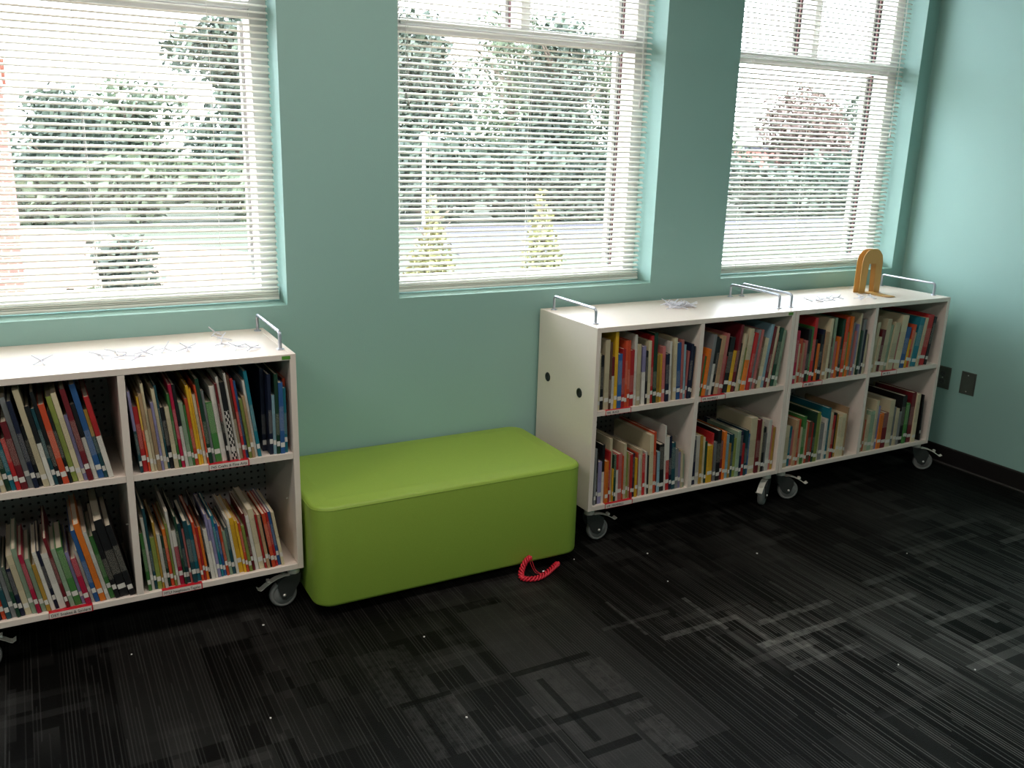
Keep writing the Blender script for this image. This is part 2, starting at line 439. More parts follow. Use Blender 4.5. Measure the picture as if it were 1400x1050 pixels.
# windows
def window(n, a, b):
    w = empty('window_%d' % n, ((a + b) / 2, .165, SILL)); w['kind'] = 'structure'
    h = HEAD - SILL; hw = (b - a) / 2
    zr = 1.958 - SILL
    f = MB()
    f.box(-hw, -hw + .06, -.03, .035, 0, h).box(hw - .06, hw, -.03, .035, 0, h)
    f.box(-hw + .06, hw - .06, -.03, .035, 0, .05).box(-hw + .06, hw - .06, -.03, .035, h - .05, h)
    f.build('frame', M['frame_white'], w, bevel=.003)
    rl = MB()
    rl.box(-hw + .06, hw - .06, -.022, .035, zr, zr + .026).box(-hw + .06, hw - .06, -.040, .035, zr + .026, zr + .050)
    rl.build('transom_rail', M['frame_white'], w, bevel=.003)
    MB().box(-.022, .022, -.026, .035, zr + .05, h - .05).build('mullion', M['frame_white'], w, bevel=.003)
    # outer channel of each jamb and of the mullion: white, dark, pinkish, dark, white strips
    ch = MB()
    for xe, z0, z1 in ((hw, .05, zr), (hw, zr + .05, h - .05), (-hw, .05, zr), (-hw, zr + .05, h - .05), (.0, zr + .05, h - .05)):
        sgn = -1 if xe > 0 else 1
        base = .06 if xe else .022
        x1 = xe + sgn * base
        x0 = xe if xe else .022
        for (y0, y1, dx, mi) in ((.035, .060, .0, 0), (.060, .080, -.012, 1), (.080, .085, -.004, 2), (.085, .105, -.012, 1), (.105, .135, .004, 0)):
            xi = x1 + sgn * dx if xe else -.022 - dx
            ch.box(min(x0, xi), max(x0, xi), y0, y1, z0, z1, mi)
    ch.build('outer_track', [M['frame_white'], M['track_dark'], M['track_pink']], w)
    MB().box(-hw + .06, hw - .06, .004, .008, .05, zr).build('glass_pane', M['glass'], w)
    MB().box(-hw + .06, -.022, .004, .008, zr + .05, h - .05).build('glass_pane', M['glass'], w)
    MB().box(.022, hw - .06, .004, .008, zr + .05, h - .05).build('glass_pane', M['glass'], w)
    return w
for i, (a, b) in enumerate(WINDOWS + [WIN_OFF]):
    window(i + 1, a, b)

# ------------------------------------------------------------------ venetian blinds
def blind(a, b, label, tilt, strings, cord_x=None, cord_z=1.75, left_tassels=False):
    hw = (b - a) / 2 - .006
    root = empty('venetian_blind', ((a + b) / 2, .099, SILL + .006))
    tag(root, label, 'blind', 'white venetian blinds in the windows')
    zt = HEAD - SILL - .05
    MB().box(-hw, hw, -.014, .014, zt, zt + .04).build('headrail', M['blind'], root, bevel=.002)
    MB().prism([(-.011, .001), (.011, .001), (.012, .006), (.009, .013), (-.009, .013), (-.012, .006)], -hw, hw, 'x').build('bottom_rail', M['blind'], root)
    s = MB()
    zs = [.0185, .0255, .034, .046]
    z = .066
    while z < zt - .01:
        zs.append(z); z += .0215
    rnd = random.Random(int(a * 100))
    for z in zs:
        w = .0127; dz = rnd.uniform(-.0005, .0005)
        t = R(tilt + rnd.uniform(-.8, .8)) if z > .05 else R(min(tilt, 6) * z / .05)
        crown = .0038; pts = []
        for k in range(5):
            q = -1 + k / 2
            yy = q * w; zz = crown * (1 - q * q) - crown * .6
            pts.append((yy * math.cos(t) - zz * math.sin(t), z + dz + yy * math.sin(t) + zz * math.cos(t)))
        lo = [(p[0], p[1] - .0005) for p in pts]
        poly = lo + pts[::-1]
        n = len(poly)
        vs = [(-hw, u, v_) for u, v_ in poly] + [(hw, u, v_) for u, v_ in poly]
        s.add(vs, [(i, (i + 1) % n, n + (i + 1) % n, n + i) for i in range(n)], 0, True)
        s.add(vs, [tuple(range(n))[::-1], tuple(range(n, 2 * n))], 0)
    s.build('slats', M['blind'], root)
    for sx in strings:
        lx = sx - (a + b) / 2
        c = MB()
        for yy in (-.0142, .0142):
            c.tube([(lx + (.003 if yy > 0 else -.003), yy, .01), (lx + (.003 if yy > 0 else -.003), yy, zt)], .0007, 5)
        c.build('ladder_cord', M['cord'], root)
    if cord_x is not None:
        lx = cord_x - (a + b) / 2; zz = cord_z - SILL
        MB().tube([(lx, -.018, zt), (lx - .002, -.024, (zt + zz) / 2), (lx, -.026, zz)], .0013, 6).build('pull_cord', M['cord'], root)
        pc = MB().tube([(lx + .008, -.018, zt), (lx + .006, -.022, (zt + zz) / 2), (lx + .004, -.024, zz + .01)], .0013, 6).build('pull_cord', M['cord'], root)
        MB().lathe([(.0015, .03), (.004, .022), (.005, 0), (.0, 0)], (lx, -.026, zz - .02), 'z', 10).build('tassel', M['cord'], pc)
    if left_tassels:
        for (dx, z0) in ((-.560, 1.728), (-.552, 1.702)):
            lx = dx - (a + b) / 2; zz = z0 - SILL
            pc = MB().tube([(lx, -.018, zt), (lx, -.022, zz)], .0009, 5).build('pull_cord', M['cord'], root)
            MB().lathe([(.002, .020), (.005, .012), (.007, 0), (.0, 0)], (lx, -.022, zz - .018), 'z', 10).build('tassel', M['tassel'], pc)
    return root
blind(*WINDOWS[0], 'white venetian blind in the left window, brick wall and tallest gap of sky behind it', 19, (-1.664, -1.26, -2.06), cord_x=-1.18, cord_z=2.05)
blind(*WINDOWS[1], 'white venetian blind in the middle window above the green ottoman, two grey tassels at left', 19, (-.45, -.013, .412), cord_x=.515, cord_z=1.74, left_tassels=True)
blind(*WINDOWS[2], 'white venetian blind in the right window nearest the room corner, behind the tan bookends', 21, (1.16, 1.56, 2.02), cord_x=2.12, cord_z=1.66)

# ------------------------------------------------------------------ book carts
W, CH = 1.0337, .90
YF, YB = -.4496, -.0184
ZB = .1485
def caster(parent, x, y, ang, seen=True):
    root = MB()
    root.lathe([(.018, .0), (.021, .003), (.021, .024), (.019, .0265)], (0, 0, ZB - .032), 'z', 16, 0)
    root.box(-.026, .026, -.020, .020, ZB - .006, ZB - .0005, 0)
    # two cheeks of the fork, hooding the wheel
    cheek = [(-.020, ZB - .030), (-.016, ZB - .060), (.012, .040), (.034, .028), (.048, .034), (.054, .050), (.062, .078), (.060, .098), (.040, .110), (.010, ZB - .030)]
    for y0 in (-.019, .0155):
        root.prism([(u, w_) for u, w_ in cheek], y0, y0 + .0035, 'y', 1)
    root.prism([(-.020, ZB - .032), (.010, ZB - .032), (.040, .108), (.060, .096), (.062, .090), (.050, .100), (.020, .108), (-.014, .108)], -.0155, .0155, 'y', 1)
    o = root.build('caster', [M['zinc'], M['fork']], parent)
    o.location = (x, y, 0); o.rotation_euler = (0, 0, R(ang))
    cx = .040; r = .047
    wv_ = MB()
    wv_.lathe([(.010, -.014), (.034, -.013), (.036, -.0105), (.0365, -.0125), (.043, -.0125), (r, -.007), (r, .007), (.043, .0125), (.0365, .0125), (.036, .0105), (.034, .013), (.010, .014)], (cx, 0, r), 'y', 32)
    wv_.build('wheel', M['tyre'], o)
    MB().lathe([(.0, -.024), (.004, -.0235), (.006, -.020), (.006, .020), (.004, .0235), (.0, .024)], (cx, 0, r), 'y', 12).build('axle_bolt', M['chrome'], o)
    pd = MB()
    arc = [(.012, ZB - .034), (.034, .117), (.058, .112), (.080, .103), (.100, .091), (.112, .082), (.118, .080), (.128, .086)]
    vs = []
    for (u, w_) in arc: vs += [(u, -.013, w_), (u, .013, w_), (u, .013, w_ - .002), (u, -.013, w_ - .002)]
    fs = []
    for i in range(len(arc) - 1):
        for k in range(4):
            fs.append((i * 4 + k, (i + 1) * 4 + k, (i + 1) * 4 + (k + 1) % 4, i * 4 + (k + 1) % 4))
    fs += [(3, 2, 1, 0), tuple(len(vs) - 4 + k for k in range(4))]
    pd.add(vs, fs, 0)
    pd.box(.084, .094, -.009, .009, .101, .109)
    pd.build('brake_pedal', M['zinc'], o)
    return o

def cart(x0, yf, label, castang, tag_x=None, grommets=False):
    yb = yf + (YB - YF)
    root = empty('book_cart', (x0, yf, 0))
    tag(root, label, 'book cart', 'white mobile book carts along the window wall')
    D = yb - yf; T = .020
    c = MB()
    c.box(0, T, 0, D, ZB, CH).box(W - T, W, 0, D, ZB, CH)
    c.box(T, W - T, 0, D, CH - T, CH).box(T, W - T, 0, D, ZB, ZB + T)
    c.build('carcass', M['laminate'], root, bevel=.0012, seg=1)
    MB().box(W / 2 - T / 2, W / 2 + T / 2, .001, D - .012, ZB + T, CH - T).build('divider', M['laminate'], root)
    for a, b in ((T, W / 2 - T / 2), (W / 2 + T / 2, W - T)):
        MB().box(a + .0005, b - .0005, .003, D - .012, .546, .566).build('shelf', M['laminate'], root)
    MB().box(T, W - T, D - .010, D - .004, ZB + T, CH - T).build('back_panel', M['pegboard'], root)
    for hx in (.040, W - .030):
        h = MB(); ya, yb2 = .075, D - .045; zt = CH + .058; rr = .014
        pts = [(hx, ya, CH + .001), (hx, ya, zt - rr)]
        for k in range(1, 5):
            an = R(90 * k / 4); pts.append((hx, ya + rr - rr * math.cos(an), zt - rr + rr * math.sin(an)))
        for k in range(0, 5):
            an = R(90 * k / 4); pts.append((hx, yb2 - rr + rr * math.sin(an), zt - rr + rr * math.cos(an)))
        pts.append((hx, yb2, CH + .001))
        h.tube(pts, .0055, 10)
        for yy in (ya, yb2):
            h.lathe([(.0125, 0), (.0125, .003), (.010, .004)], (hx, yy, CH), 'z', 16)
        h.build('rail_handle', M['alu'], root)
    if grommets:
        for (gy, gz) in ((.104, .619), (.348, .625)):
            MB().lathe([(.0195, 0.0), (.019, -.002), (.014, -.0025), (.013, -.0005), (.0, -.0005)], (0, gy, gz), 'x', 24).build('grommet', M['black_plastic'], root)
    if not x0 > .5: MB().box(W - .045, W - .018, -.0008, 0, CH - .0165, CH - .0055).build('maker_tag', M['green_tag'], root)
    cl, cr_ = (.038 if x0 < .5 else .062), W - .024
    cxs = (cl, cr_, .050, W - .040); cys = (.045, .045, D - .05, D - .05)
    for x, y, a in zip(cxs, cys, castang):
        caster(root, x, y, a)
    # shelf pin seen on the right inner side
    for px in (W - T - .006, W / 2 - T / 2 - .006):
        MB().tube([(px, .10, .37), (px + .006, .10, .37)], .0025, 8).build('shelf_pin', M['chrome'], root)
    return root
X1 = -1.1461 - W
YF1 = -.4326
CARTS = [(X1, YF1), (0.0, YF), (W + .002, YF)]
cart(X1, YF1, 'white rolling book cart at the left, left of the green ottoman', (0, 182, 20, 160))
cart(0, YF, 'white rolling book cart with two black grommets in its side, right of the green ottoman', (-4, 212, 15, 170), grommets=True)
cart(W + .002, YF, 'white rolling book cart in the room corner with tan bookends on top', (-28, -38, 15, 170))

# ------------------------------------------------------------------ books
PAL = {
 'r': ('red', (176, 38, 40)), 'R': ('maroon', (104, 26, 34)), 'c': ('crimson', (160, 24, 58)), 'o': ('orange', (216, 116, 38)),
 'O': ('orange-red', (196, 74, 42)), 'y': ('yellow', (214, 168, 40)), 'm': ('mustard', (164, 128, 50)), 'l': ('olive', (128, 140, 66)),
 'g': ('green', (64, 118, 58)), 'G': ('bottle-green', (26, 62, 44)), 't': ('teal', (26, 112, 128)), 'T': ('dark-teal', (28, 70, 78)),
 'b': ('blue', (44, 88, 142)), 'n': ('navy', (24, 30, 54)), 's': ('sky-blue', (132, 166, 178)), 'p': ('lilac', (138, 132, 168)),
 'P': ('pink', (186, 108, 104)), 'k': ('black', (24, 24, 26)), 'e': ('grey', (120, 122, 122)), 'w': ('white', (208, 204, 194)),
 'i': ('cream', (196, 184, 152)), 'a': ('tan', (172, 142, 108)), 'B': ('brown', (100, 74, 56)), 'x': ('mint', (142, 164, 138)),
}
INK = {k: ((30, 26, 28) if k in 'yiwxaoslpPme' else (214, 208, 190)) for k in PAL}
_bm = {}
def book_mat(code, second, plain=False):
    key = (code, second, plain)
    if key in _bm: return _bm[key]
    nm = PAL[code][0].replace('-', '_') + '_book_cover'
    mt, nt, bs = new_mat(nm)
    bs.inputs['Roughness'].default_value = 0.42
    base = srgb(*PAL[code][1])
    tc = N(nt, 'ShaderNodeTexCoord'); oi = N(nt, 'ShaderNodeObjectInfo')
    hs = N(nt, 'ShaderNodeHueSaturation'); hs.inputs['Color'].default_value = base
    mr = N(nt, 'ShaderNodeMapRange'); mr.inputs['To Min'].default_value = .78; mr.inputs['To Max'].default_value = 1.22
    nt.links.new(oi.outputs['Random'], mr.inputs['Value']); nt.links.new(mr.outputs[0], hs.inputs['Value'])
    out = hs.outputs[0]
    if not plain:
        sp = N(nt, 'ShaderNodeSeparateXYZ'); nt.links.new(tc.outputs['Object'], sp.inputs[0])
        def mm(op, a, b=None):
            n = nt.nodes.new('ShaderNodeMath'); n.operation = op
            for i, v in enumerate((a, b)):
                if v is None: continue
                if isinstance(v, (int, float)): n.inputs[i].default_value = v
                else: nt.links.new(v, n.inputs[i])
            return n.outputs[0]
        spine = mm('LESS_THAN', sp.outputs['Y'], .0016)
        if second == 'C':      # black and white chequered spine
            u = mm('FLOOR', mm('DIVIDE', mm('SUBTRACT', sp.outputs['Z'], .02), .011)); w = mm('FLOOR', mm('DIVIDE', sp.outputs['X'], .0048))
            chk = mm('MODULO', mm('ABSOLUTE', mm('ADD', u, w)), 2.0)
            low = mm('LESS_THAN', sp.outputs['Z'], .165)
            fac = mm('MULTIPLY', mm('MULTIPLY', chk, low), spine)
            mx = N(nt, 'ShaderNodeMixRGB'); nt.links.new(fac, mx.inputs[0]); nt.links.new(out, mx.inputs[1]); mx.inputs[2].default_value = srgb(220, 214, 206)
            out = mx.outputs[0]
        else:
            if second:          # second colour over the upper part of the spine and cover
                topz = mm('GREATER_THAN', sp.outputs['Z'], .135)
                mx = N(nt, 'ShaderNodeMixRGB'); nt.links.new(topz, mx.inputs[0]); nt.links.new(out, mx.inputs[1]); mx.inputs[2].default_value = srgb(*PAL[second][1])
                out = mx.outputs[0]
            # illegible printed title along the spine
            nz = N(nt, 'ShaderNodeTexNoise', i_Scale=1.0, i_Detail=1.0)
            mp = N(nt, 'ShaderNodeMapping'); mp.inputs['Scale'].default_value = (700, 1, 420)
            ofs = N(nt, 'ShaderNodeVectorMath', operation='SCALE'); 
            cv = N(nt, 'ShaderNodeCombineXYZ'); nt.links.new(oi.outputs['Random'], cv.inputs[0]); nt.links.new(oi.outputs['Random'], cv.inputs[2])
            nt.links.new(cv.outputs[0], ofs.inputs[0]); ofs.inputs['Scale'].default_value = 90.0
            ad_ = N(nt, 'ShaderNodeVectorMath', operation='ADD')
            nt.links.new(tc.outputs['Object'], mp.inputs[0]); nt.links.new(mp.outputs[0], ad_.inputs[0]); nt.links.new(ofs.outputs[0], ad_.inputs[1])
            nt.links.new(ad_.outputs[0], nz.inputs['Vector'])
            ltr = mm('GREATER_THAN', nz.outputs['Fac'], .53)
            z0 = mm('GREATER_THAN', sp.outputs['Z'], mm('ADD', .055, mm('MULTIPLY', oi.outputs['Random'], .05)))
            z1 = mm('LESS_THAN', sp.outputs['Z'], mm('ADD', .12, mm('MULTIPLY', oi.outputs['Random'], .09)))
            fac = mm('MULTIPLY', mm('MULTIPLY', ltr, spine), mm('MULTIPLY', z0, z1))
            fac = mm('MULTIPLY', fac, .36)
            mx = N(nt, 'ShaderNodeMixRGB'); nt.links.new(fac, mx.inputs[0]); nt.links.new(out, mx.inputs[1]); mx.inputs[2].default_value = srgb(*INK[code])
            out = mx.outputs[0]
    nt.links.new(out, bs.inputs['Base Color'])
    _bm[key] = mt
    return mt

def parse(s):
    out = []
    for tok in s.split():
        flag = ''; sec = ''
        if '+' in tok: tok, sec = tok.split('+')
        if tok.endswith('*'): flag = '*'; tok = tok[:-1]      # pushed back a little
        code = tok[0]; h, t = tok[1:].split('/')
        out.append(dict(code=code, h=float(h) / 100, t=float(t) / 1000, sec=sec, back=bool(flag)))
    return out

# (cart, column, row, [(x0, x1, lean at start, lean at end, books)])   lean > 0: tops lean right
CELLS = [
 (0, 1, 1, [(.023, .388, -4.5, -7.0, 'T26/5+p r21/9 O24/4+y i25/6+a i28/5 a20/7 p22/5 i26/6 T27/4 k20/7 i20/8 g24/5 c27/6 w27/6+k x21/8 g20/4 O22/6 y26/5 y25/4 i23/6 O26/3 G28/7 e24/5 g20/12 w25/10 k26/4+R w28/5 k26/10+C w29/4 i28/6+B r27/5 b26/5 l20/6 a21/6 w26/5 t29/7'),
             (.402, .484, 0, 0, 'n28/8* n27/7 s20/6 G27/7 b24/9 t22/6 O24/6*')]),
 (0, 0, 1, [(.105, .455, -9, -10.5, 'l18/6 w19/6 O14/6 e23/8 i22/6 G29/6 t22/6 r16/6 R21/8 e28/7 n27/6 k19/5 i30/8 w25/6+k T24/5 k29/5 O25/8 k23/4 l27/7 i28/7 p21/5 R29/7 w24/6+k b30/8 T22/5+m w26/7+r')]),
 (0, 1, 0, [(.016, .446, -4, -8.5, 'g20/6 w25/5 T28/5 l18/8 m23/4 w19/6 G18/5 O20/6+o l22/4 w26/5 c19/8+w G24/4 T21/6 P19/4 T22/8 t20/7 O21/5 r19/4 o19/5 k23/3 w18/7 w23/5+p p21/6 t22/5 b19/5 O18/5 x16/6 T17/6 w20/5 y20/9 y19/5 O18/5 l17/6 R21/5 w20/7 i22/11 r20/4 a20/6 k19/3 O20/7 r20/5 b20/6 i20/6')]),
 (0, 0, 0, [(.08, .484, -8, -12, 'O14/6 G18/6 n17/8 O20/6 T18/7 e22/7 G17/5 n16/6 i20/9 x22/7 c20/6 x18/7 m16/6 w20/6 n20/5 w19/10 R24/5 x20/7 g20/10 p18/5 c16/8 w18/5 b25/7 o27/9 w24/6 g22/7 k24/7 k27/14 k25/9')]),
 (1, 0, 1, [(.006, .440, -1, -3, 'i23/5 k22/7 i28/9 B27/4 w21/5+R y31/6 b22/8 r24/6 O27/5 O27/5 r23/8 w29/5 i25/7 k28/4* w24/7+p k22/4 i26/6 r28/5 G29/7 m20/6 y20/5 P23/6 n20/7 w25/4 e22/6* i26/7 b24/8 P25/5 s23/4'),
             (.441, .478, 1, 2, 'P20/6 n23/8 n22/6 y19/5')]),
 (1, 1, 1, [(.004, .446, 5, 7, 'O18/4 g17/4 o20/6 e26/6 w25/6+k k24/6 a25/8 P26/6 r16/5 k24/10 y18/7 R29/6 k21/4 i25/5 l19/4 o27/9+i w25/4 r25/6 e26/8 P26/5 B23/4 i22/10 s28/6 R27/5 i27/5 P24/4 G26/8 x25/6')]),
 (1, 0, 0, [(.012, .478, -1.0, -3.5, 'e24/5 k22/5 p18/9 w25/6+k o18/8 r22/4 i27/6 y14/3 G20/5 w20/5+r P20/10 O19/3 i24/7 l20/5 a19/4 r19/5 n19/7 y17/5 O19/4 w18/4 i20/6 r18/6 w19/5 k17/5 i26/9 O27/7 R18/4 s18/6 k21/12 w29/4 r24/9+w n24/6 T21/9 e18/8 p16/6 i17/5 x15/5')]),
 (1, 1, 0, [(.010, .480, -2, 0, 'n20/9 w22/8 m22/6 i21/5 G19/5 y17/12 r22/4 e18/7 k23/9 R18/6 o22/6 s20/9 m16/5 T20/6 l18/6 x21/8 n21/6 r15/6 T21/6 b19/6 i26/16 R25/9 i24/6 k21/7 e18/4 w24/9 P21/6 m20/6')]),
 (2, 0, 1, [(.004, .474, 1.0, 1.5, 'c24/9 i18/4 O20/9 a18/5 P19/7 k24/8 g25/5 r29/8 k19/6 o17/6 k21/6 n23/6 a22/9 i28/7 B19/7 x28/7 P17/7 o19/5 c19/4 G27/8 O28/8 l21/4 o28/6 e25/10 P21/6 p24/5 i29/5 G21/6 e26/8 n21/5 i19/6')]),
 (2, 1, 1, [(.006, .418, 4.5, 7.5, 'i24/7 i17/6 R20/9 i25/10 x22/6 i23/12 P18/5 i26/14 b20/10 y14/4 O21/7 i17/5 t24/11 i24/6 r25/16 k24/6')]),
 (2, 0, 0, [(.004, .408, 0, 0, 'i20/12 t19/9 P17/6 a22/7 O22/6 i18/6 g23/8 i20/4 O20/5 B20/9 r19/4 G24/5 l24/9 i22/6 e18/10 w20/6 t25/8 i23/5 r21/7 k22/5 m21/6 i20/8 i21/11 a24/4')]),
 (2, 1, 0, [(.004, .410, .5, 0, 'a23/7 O16/4 i18/7 x20/10 i25/6 p22/6 o18/9 R18/11 i24/12 e20/7 i19/7 e17/7 k25/10 g21/7 k20/4 R26/10 i25/9'),
             (.445, .456, -3.5, -3.5, 'k24/11')]),
]
CELLNAME = {0: 'left', 1: 'middle', 2: 'right'}
BOOKS = []
for (ci, colm, row, runs) in CELLS:
    cx0, cyf = CARTS[ci]
    base_x = cx0 + (.020 if colm == 0 else W / 2 + .010)
    base_z = .5662 if row == 1 else ZB + .0202
    rnd = random.Random(ci * 100 + colm * 10 + row)
    cellbooks = []
    for (x0, x1, l0, l1, s) in runs:
        bk = parse(s); n = len(bk)
        for k, b in enumerate(bk):
            b['lean'] = R(l0 + (l1 - l0) * (k / max(1, n - 1)))
        # extra gap needed where neighbouring leans converge
        gaps = [0.0] * n
        for k in range(1, n):
            d = bk[k - 1]['lean'] - bk[k]['lean']
            gaps[k] = .0004 + (min(bk[k]['h'], bk[k - 1]['h']) * math.sin(d) if d > 0 else 0)
        need = sum(gaps); tot = sum(b['t'] / math.cos(b['lean']) for b in bk)
        sc = (x1 - x0 - need) / tot
        x = x0
        for k, b in enumerate(bk):
            b['t'] *= sc
            adv = b['t'] / math.cos(b['lean'])
            x += gaps[k]
            b['px'] = base_x + (x + adv if b['lean'] > 0 else x)
            x += adv
            b['y'] = cyf + (.058 if b['back'] else rnd.uniform(.008, .018))
            b['d'] = rnd.uniform(.19, .255) if b['h'] < .24 else rnd.uniform(.225, .285)
            b['z'] = base_z
            b['cell'] = (ci, colm, row)
            cellbooks.append(b)
    for k, b in enumerate(cellbooks):
        b['L'] = cellbooks[k - 1] if k else None
        b['Rr'] = cellbooks[k + 1] if k + 1 < len(cellbooks) else None
        b['idx'] = k
    BOOKS += cellbooks
# how large each shows in the photograph: spine area over squared distance
for b in BOOKS:
    dd = (Vector((b['px'], b['y'], b['z'] + b['h'] / 2)) - CAM)
    side = 1.0 if not b['L'] or b['L']['h'] >= b['h'] else 1.0 + (b['h'] - b['L']['h']) * 6
    b['score'] = b['t'] * b['h'] * side / dd.length_squared
order = sorted(BOOKS, key=lambda b: -b['score'])
for k, b in enumerate(order): b['single'] = k < 300

# labels
def bname(b): return PAL[b['code']][0]
def look(b):
    w = []
    if b['h'] >= .265: w.append('tall')
    elif b['h'] <= .185: w.append('short')
    if b['t'] >= .0135: w.append('thick')
    elif b['t'] <= .0042: w.append('thin')
    return ' '.join(w + [bname(b)])
def where(b):
    ci, colm, row = b['cell']
    return '%s %s bay of %s cart' % ('upper' if row else 'lower', 'right' if colm else 'left', CELLNAME[ci])
ORD = ['first', 'second', 'third', 'fourth', 'fifth', 'sixth', 'seventh', 'eighth', 'ninth', 'tenth']
labs = {}
for b in BOOKS:
    if b['sec'] == 'C': lb = 'black book with chequered white squares on its spine, ' + where(b)
    elif b['L'] is None: lb = look(b) + ' book at the left end, ' + where(b)
    elif b['Rr'] is None: lb = look(b) + ' book at the right end, ' + where(b)
    else: lb = '%s book between %s and %s ones, %s' % (look(b), bname(b['L']), bname(b['Rr']), where(b))
    b['label'] = lb
    labs.setdefault(lb, []).append(b)
for lb, bs_ in labs.items():
    if len(bs_) > 1:
        for b in bs_:
            same = [q for q in BOOKS if q['cell'] == b['cell'] and q['code'] == b['code']]
            b['label'] = '%s %s book from the left, %s' % (ORD[min(9, same.index(b))], bname(b), where(b))

def cover_poly(t, d, sgn):
    """U section of a cover: spine at y=0 with softly rounded corners, boards back to y=d"""
    th = min(.0016, t * .22); r = min(.0016, t * .3)
    outer = [(0, d), (0, r), (r * .3, r * .3), (r, 0), (t - r, 0), (t - r * .3, r * .3), (t, r), (t, d)]
    inner = [(t - th, d), (t - th, th), (th, th), (th, d)]
    return outer, inner, th

def book_geo(mbc, mbp, mbs, b, mi=0, pmi=0, smi=0):
    t, d, h = b['t'], b['d'], b['h']
    off = -t if b['lean'] > 0 else 0
    outer, inner, th = cover_poly(t, d, 1)
    poly = [(u + off, w) for u, w in outer + inner]
    mbc.prism(poly, 0, h, 'z', mi)
    mbp.box(off + th, off + t - th, th, d - .004, .003, h - .003, pmi)
    if mbs is not None:
        z0 = .022 + .005 * ((b['idx'] * 7) % 4); hh = .016
        mbs.box(off + t * .06, off + t * .94, -.0004, .0002, z0, z0 + hh, smi)

stuff_c = MB(); smats = []; smap = {}
def smi_of(mt):
    if mt.name not in smap:
        smap[mt.name] = len(smats); smats.append(mt)
    return smap[mt.name]
for b in BOOKS:
    ci, colm, row = b['cell']
    if b['single']:
        root = empty('picture_book', (b['px'], b['y'], b['z']), (0, b['lean'], 0))
        tag(root, b['label'], 'book', 'picture books in the %s' % where(b).replace(' of ', ' of the '))
        c, p, s = MB(), MB(), MB()
        book_geo(c, p, s, b)
        c.build('cover', book_mat(b['code'], b['sec']), root)
        p.build('pages', M['pages'], root)
        if b['t'] > .0036: s.build('spine_label', M['sticker'], root)
    else:
        T = Matrix.Translation((b['px'], b['y'], b['z'])) @ Matrix.Rotation(b['lean'], 4, 'Y')
        stuff_c.T = T
        book_geo(stuff_c, stuff_c, stuff_c if b['t'] > .0036 else None, b, smi_of(book_mat(b['code'], '', True)), smi_of(M['pages']), smi_of(M['sticker']))
so = stuff_c.build('picture_books', smats)
tag(so, 'the thinnest and farthest picture books packed among the others in the three carts', 'books', kind='stuff')

# ------------------------------------------------------------------ shelf signs
def text_mesh(name, s, size, mat, parent, loc, rot, align='LEFT', ext=0.0003):
    cu = bpy.data.curves.new(name + '_curve', 'FONT')
    cu.body = s; cu.size = size; cu.align_x = align; cu.extrude = ext
    tmp = bpy.data.objects.new(name + '_tmp', cu); COL.objects.link(tmp)
    bpy.context.view_layer.update()
    dg = bpy.context.evaluated_depsgraph_get()
    me = bpy.data.meshes.new_from_object(tmp.evaluated_get(dg))
    bpy.data.objects.remove(tmp); bpy.data.curves.remove(cu)
    me.materials.clear(); me.materials.append(mat)
    o = bpy.data.objects.new(name, me); link(o, parent)
    o.location = loc; o.rotation_euler = rot
    return o
SIGNS = [
 (-1.920, .155, YF1, 'DST Snakes & Spiders', .120, ZB, 'lower left bay of left cart'),
 (-1.600, .155, YF1, 'MTLF Neighbours Tagalas', .122, ZB, 'lower right bay of left cart'),
 (-1.433, .155, YF1, '745 Crafts & Fine Arts', .124, .546, 'upper right bay of left cart'),
 (.060, .155, YF, '595  BUGS', .122, .546, 'upper left bay of middle cart'),
 (.082, .155, YF, '599  MAMMALS', .135, ZB, 'lower left bay of middle cart'),
 (.541, .155, YF, '599  MAMMALS', .132, .546, 'upper right bay of middle cart'),
 (1.127, .155, YF, '598  BIRDS', .120, .546, 'upper left bay of right cart'),
 (1.644, .155, YF, '599  PETS', .105, .546, 'upper right bay of right cart'),
]
for (x, _, yf, txt, w, z0, wh) in SIGNS:
    ztop = .566 if z0 > .5 else ZB + .020
    yy = yf + (.003 if z0 > .5 else 0)
    root = empty('shelf_sign', (x, yy, ztop))
    tag(root, 'clip-on sign reading %s, %s' % (' '.join(txt.split()), wh), 'sign', 'clip-on shelf signs')
    h = MB()
    h.box(0, w, -.0035, -.001, -.0195, .0004).box(0, w, -.001, .0140, .0, .0004)
    h.build('holder', M['sign_red'], root)
    MB().box(.001, w * .97, -.0040, -.0036, -.0178, -.0004).build('card', M['card'], root)
    t = text_mesh('lettering', txt, .0125, M['ink'], root, (.005, -.0042, -.0138), (R(90), 0, 0))
    wid = max(v_.co.x for v_ in t.data.vertices)
    sx = min(1.0, (w * .90) / wid) if len(txt) > 12 else min(1.0, w * .62 / wid)
    t.scale = (sx, 1, 1)

